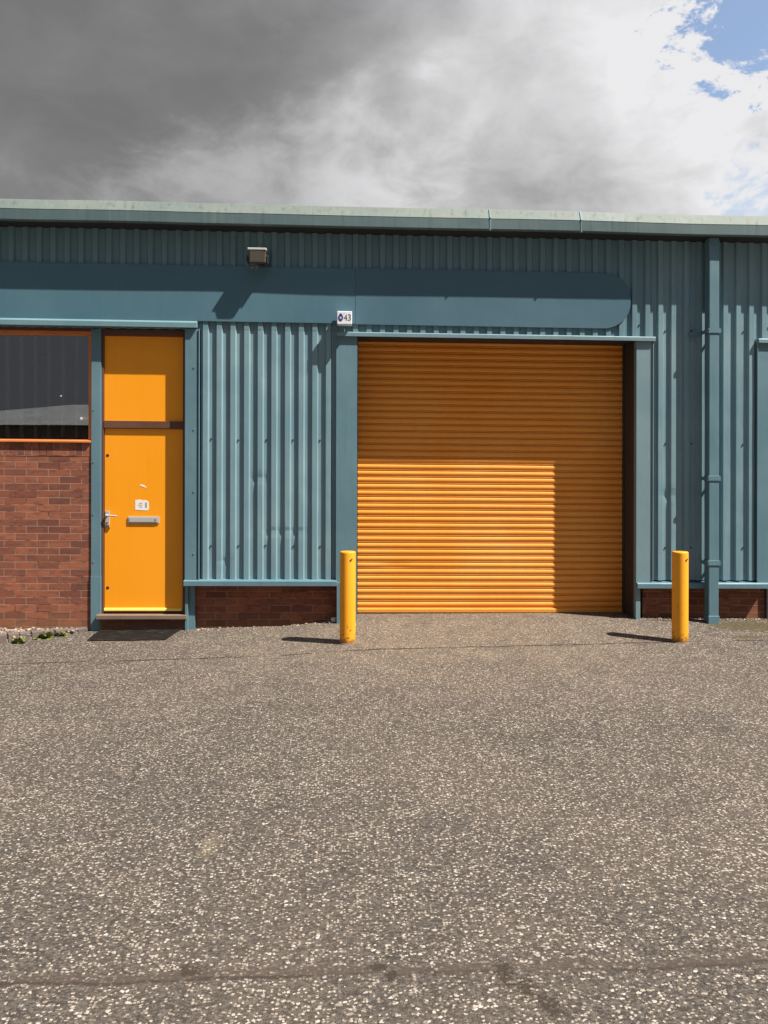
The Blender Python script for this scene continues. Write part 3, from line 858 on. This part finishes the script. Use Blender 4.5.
# ------------------------------------------------------------------ planting strip at the left
A0, A1 = Vector((-4.6, -1.10, 0)), Vector((-2.74, 0.02, 0))
ed = tag(None or bpy.data.objects.new('brick_edging', None), 'short kerb of grey edging bricks slanting out from the left brick wall', 'edging')
COL.objects.link(ed)
ed.location = (-3.4, -0.4, -0.15)
dirn = (A1 - A0).normalized()
nrm = Vector((-dirn.y, dirn.x, 0))
L = (A1 - A0).length
bm = B()
s_ = 0.0
while s_ < L - 0.04:
    p_ = A0 + dirn * s_
    top = ground(p_.x, p_.y) + (0.085 if s_ < L * 0.7 else 0.085 - 0.05 * (s_ - L * 0.7) / (L * 0.3)) + random.uniform(-.006, .006)
    wd = 0.098
    c4 = [p_, p_ + dirn * wd, p_ + dirn * wd + nrm * 0.10, p_ + nrm * 0.10]
    lo_ = [bm.verts.new((c.x, c.y, -0.3)) for c in c4]
    hi_ = [bm.verts.new((c.x + random.uniform(-.003, .003), c.y, top + random.uniform(-.003, .003))) for c in c4]
    for i in range(4):
        bm.faces.new((lo_[i], lo_[(i + 1) % 4], hi_[(i + 1) % 4], hi_[i]))
    bm.faces.new(hi_); bm.faces.new(lo_)
    s_ += 0.110
link('edging_bricks', bm, M['edging'], ed, bevel=0.006, shear=False)
bm = B()
P0, P1, P2 = A0 + nrm * 0.02 + Vector((0, 0, 0)), A1 + nrm * 0.02, None
lo_ = [bm.verts.new(v) for v in ((A0.x, A0.y + 0.012, -0.098), (A1.x, A1.y + 0.012, -0.098), (A1.x, 0.075, -0.09), (A0.x, 0.075, -0.078))]
lo2 = [bm.verts.new((v.co.x, v.co.y, -0.3)) for v in lo_]
bm.faces.new(lo_)
for i in range(4):
    bm.faces.new((lo_[i], lo_[(i + 1) % 4], lo2[(i + 1) % 4], lo2[i]))
link('edging_mortar', bm, M['concrete'], ed, shear=False)
# loose stones
bm = B()
for i in range(900):
    u = random.random() ** 0.8
    s_ = u * L * 0.97
    p_ = A0 + dirn * (L * 0.97 - s_)
    back = max(0.01, 0.078 - p_.y - 0.08)
    yy = p_.y + random.uniform(0.03, 1.0) * (0.075 - p_.y - 0.01)
    r_ = random.uniform(0.006, 0.020)
    mt_ = Matrix.Translation((p_.x + random.uniform(-.03, .03), yy, -0.088 + random.uniform(0, .022) * (0.5 + 0.5 * (A1.x - p_.x)))) @ Matrix.Rotation(random.uniform(0, 6), 4, (random.random(), random.random(), 1)) @ Matrix.Diagonal((r_ * random.uniform(.8, 1.6), r_, r_ * random.uniform(.5, .9), 1))
    bmesh.ops.create_icosphere(bm, subdivisions=1, radius=1, matrix=mt_)
for i in range(420):
    x_ = random.choice((random.uniform(-1.60, -0.20), random.uniform(3.15, 4.6), random.uniform(3.9, 4.7)))
    y_ = 0.095 - abs(random.gauss(0, 0.07))
    r_ = random.uniform(0.004, 0.011)
    mt_ = Matrix.Translation((x_, y_, ground(x_, y_) + r_ * 0.3)) @ Matrix.Rotation(random.uniform(0, 6), 4, (random.random(), random.random(), 1)) @ Matrix.Diagonal((r_ * 1.3, r_, r_ * .7, 1))
    bmesh.ops.create_icosphere(bm, subdivisions=1, radius=1, matrix=mt_)
gr = link('gravel', bm, M['gravel'], shear=False)
tag(gr, kind='stuff', label='loose stones and mortar crumbs behind the brick edging and along the wall foot', cat='gravel')

def weed(x_, y_, n, h_, label):
    z_ = max(ground(x_, y_), -0.145) + 0.0
    t_ = thing('weed', label, 'weed', (x_, y_, z_), 'weeds along the brick edging', shear=False)
    bm = B()
    for i in range(n):
        a = random.uniform(0, 2 * math.pi)
        ln = h_ * random.uniform(0.6, 1.3)
        el = random.uniform(0.15, 1.1)
        wd = ln * random.uniform(0.16, 0.3)
        d_ = Vector((math.cos(a) * math.cos(el), math.sin(a) * math.cos(el), math.sin(el)))
        sd = Vector((-math.sin(a), math.cos(a), 0))
        b0 = Vector((x_ + random.uniform(-.05, .05) * h_ * 14, y_ + random.uniform(-.02, .02), z_))
        pts = [b0, b0 + d_ * ln * 0.4 + sd * wd, b0 + d_ * ln * 0.8 + sd * wd * 0.7 - Vector((0, 0, ln * 0.1)), b0 + d_ * ln - Vector((0, 0, ln * 0.25)),
               b0 + d_ * ln * 0.8 - sd * wd * 0.7 - Vector((0, 0, ln * 0.1)), b0 + d_ * ln * 0.4 - sd * wd]
        bm.faces.new([bm.verts.new(p_) for p_ in pts])
    link('leaves', bm, M['leaf'], t_, shear=False)
weed(-3.27, -0.36, 46, 0.075, 'low green weed with broad leaves, leftmost at the foot of the edging')
weed(-3.08, -0.19, 60, 0.095, 'tallest leafy green weed, growing over the middle of the edging')
weed(-2.93, -0.12, 40, 0.06, 'small spreading weed at the foot of the edging, nearest the blue post')

# worn mat in front of the step
bm = B()
cs = [(-2.60, -0.375), (-2.16, -0.395), (-1.83, -0.390), (-1.80, -0.16), (-1.765, 0.035), (-2.2, 0.037), (-2.61, 0.035), (-2.62, -0.15)]
lo_ = [bm.verts.new((x_, y_, ground(x_, y_) - 0.01)) for x_, y_ in cs]
hi_ = [bm.verts.new((x_, y_, ground(x_, y_) + 0.010)) for x_, y_ in cs]
bm.faces.new(hi_); bm.faces.new(lo_[::-1])
for i in range(len(cs)):
    j = (i + 1) % len(cs)
    bm.faces.new((lo_[i], lo_[j], hi_[j], hi_[i]))
dm = link('doormat', bm, M['mat'], loc=(-2.18, -0.17, -0.11), bevel=0.003, shear=False)
tag(dm, 'flat dark worn mat lying on the ground below the orange door', 'doormat')

# crumpled litter by the bollard
bm = B()
bmesh.ops.create_icosphere(bm, subdivisions=2, radius=0.028, matrix=Matrix.Translation((-0.16, 0.045, gwall(-0.16) + 0.02)))
for v in bm.verts:
    v.co += Vector((noise.noise(v.co * 60), noise.noise(v.co * 55 + Vector((3, 3, 3))), noise.noise(v.co * 70))) * 0.022
lt = link('litter', bm, M['paper'], loc=(-0.16, 0.045, gwall(-0.16)), shear=False)
tag(lt, 'crumpled scrap of pale paper on the ground against the brick behind the left bollard', 'litter')

# ------------------------------------------------------------------ the unit across the yard (seen mirrored in the window)
wh = thing('warehouse', 'dark walled warehouse with a grey hipped roof across the yard', 'warehouse', (-12, -36, -0.15), shear=False)
x0, x1, y0, y1 = -24.0, 26.0, -44.0, -30.0
link('wall', bx(x0, x1, y0, y1, -0.3, 3.7), M['far_wall'], wh, shear=False)
bm = B()
e = [bm.verts.new(v) for v in ((x0 - .4, y0 - .4, 3.71), (x1 + .4, y0 - .4, 3.71), (x1 + .4, y1 + .4, 3.71), (x0 - .4, y1 + .4, 3.71))]
r = [bm.verts.new((x0 + 8, -37, 5.3)), bm.verts.new((x1 - 8, -37, 5.3))]
for f in ((e[0], e[1], r[1], r[0]), (e[2], e[3], r[0], r[1]), (e[1], e[2], r[1]), (e[3], e[0], r[0]), (e[0], e[3], e[2], e[1])):
    bm.faces.new(f)
link('roof', bm, M['roof'], wh, shear=False)
for xa in (-18, -9, 0, 9, 18):
    link('shutter_door', bx(xa, xa + 3, y1 + 0.01, y1 + 0.06, -0.1, 2.9), M['flash'], wh, shear=False)

# ------------------------------------------------------------------ lay the terrace to its fall
seen = set()
for o in SHEAR:
    if o.type == 'MESH' and o.data.name not in seen:
        seen.add(o.data.name)
        for v in o.data.vertices:
            v.co.z += FALL * v.co.x
    if not o.parent:
        o.location.z += FALL * o.location.x
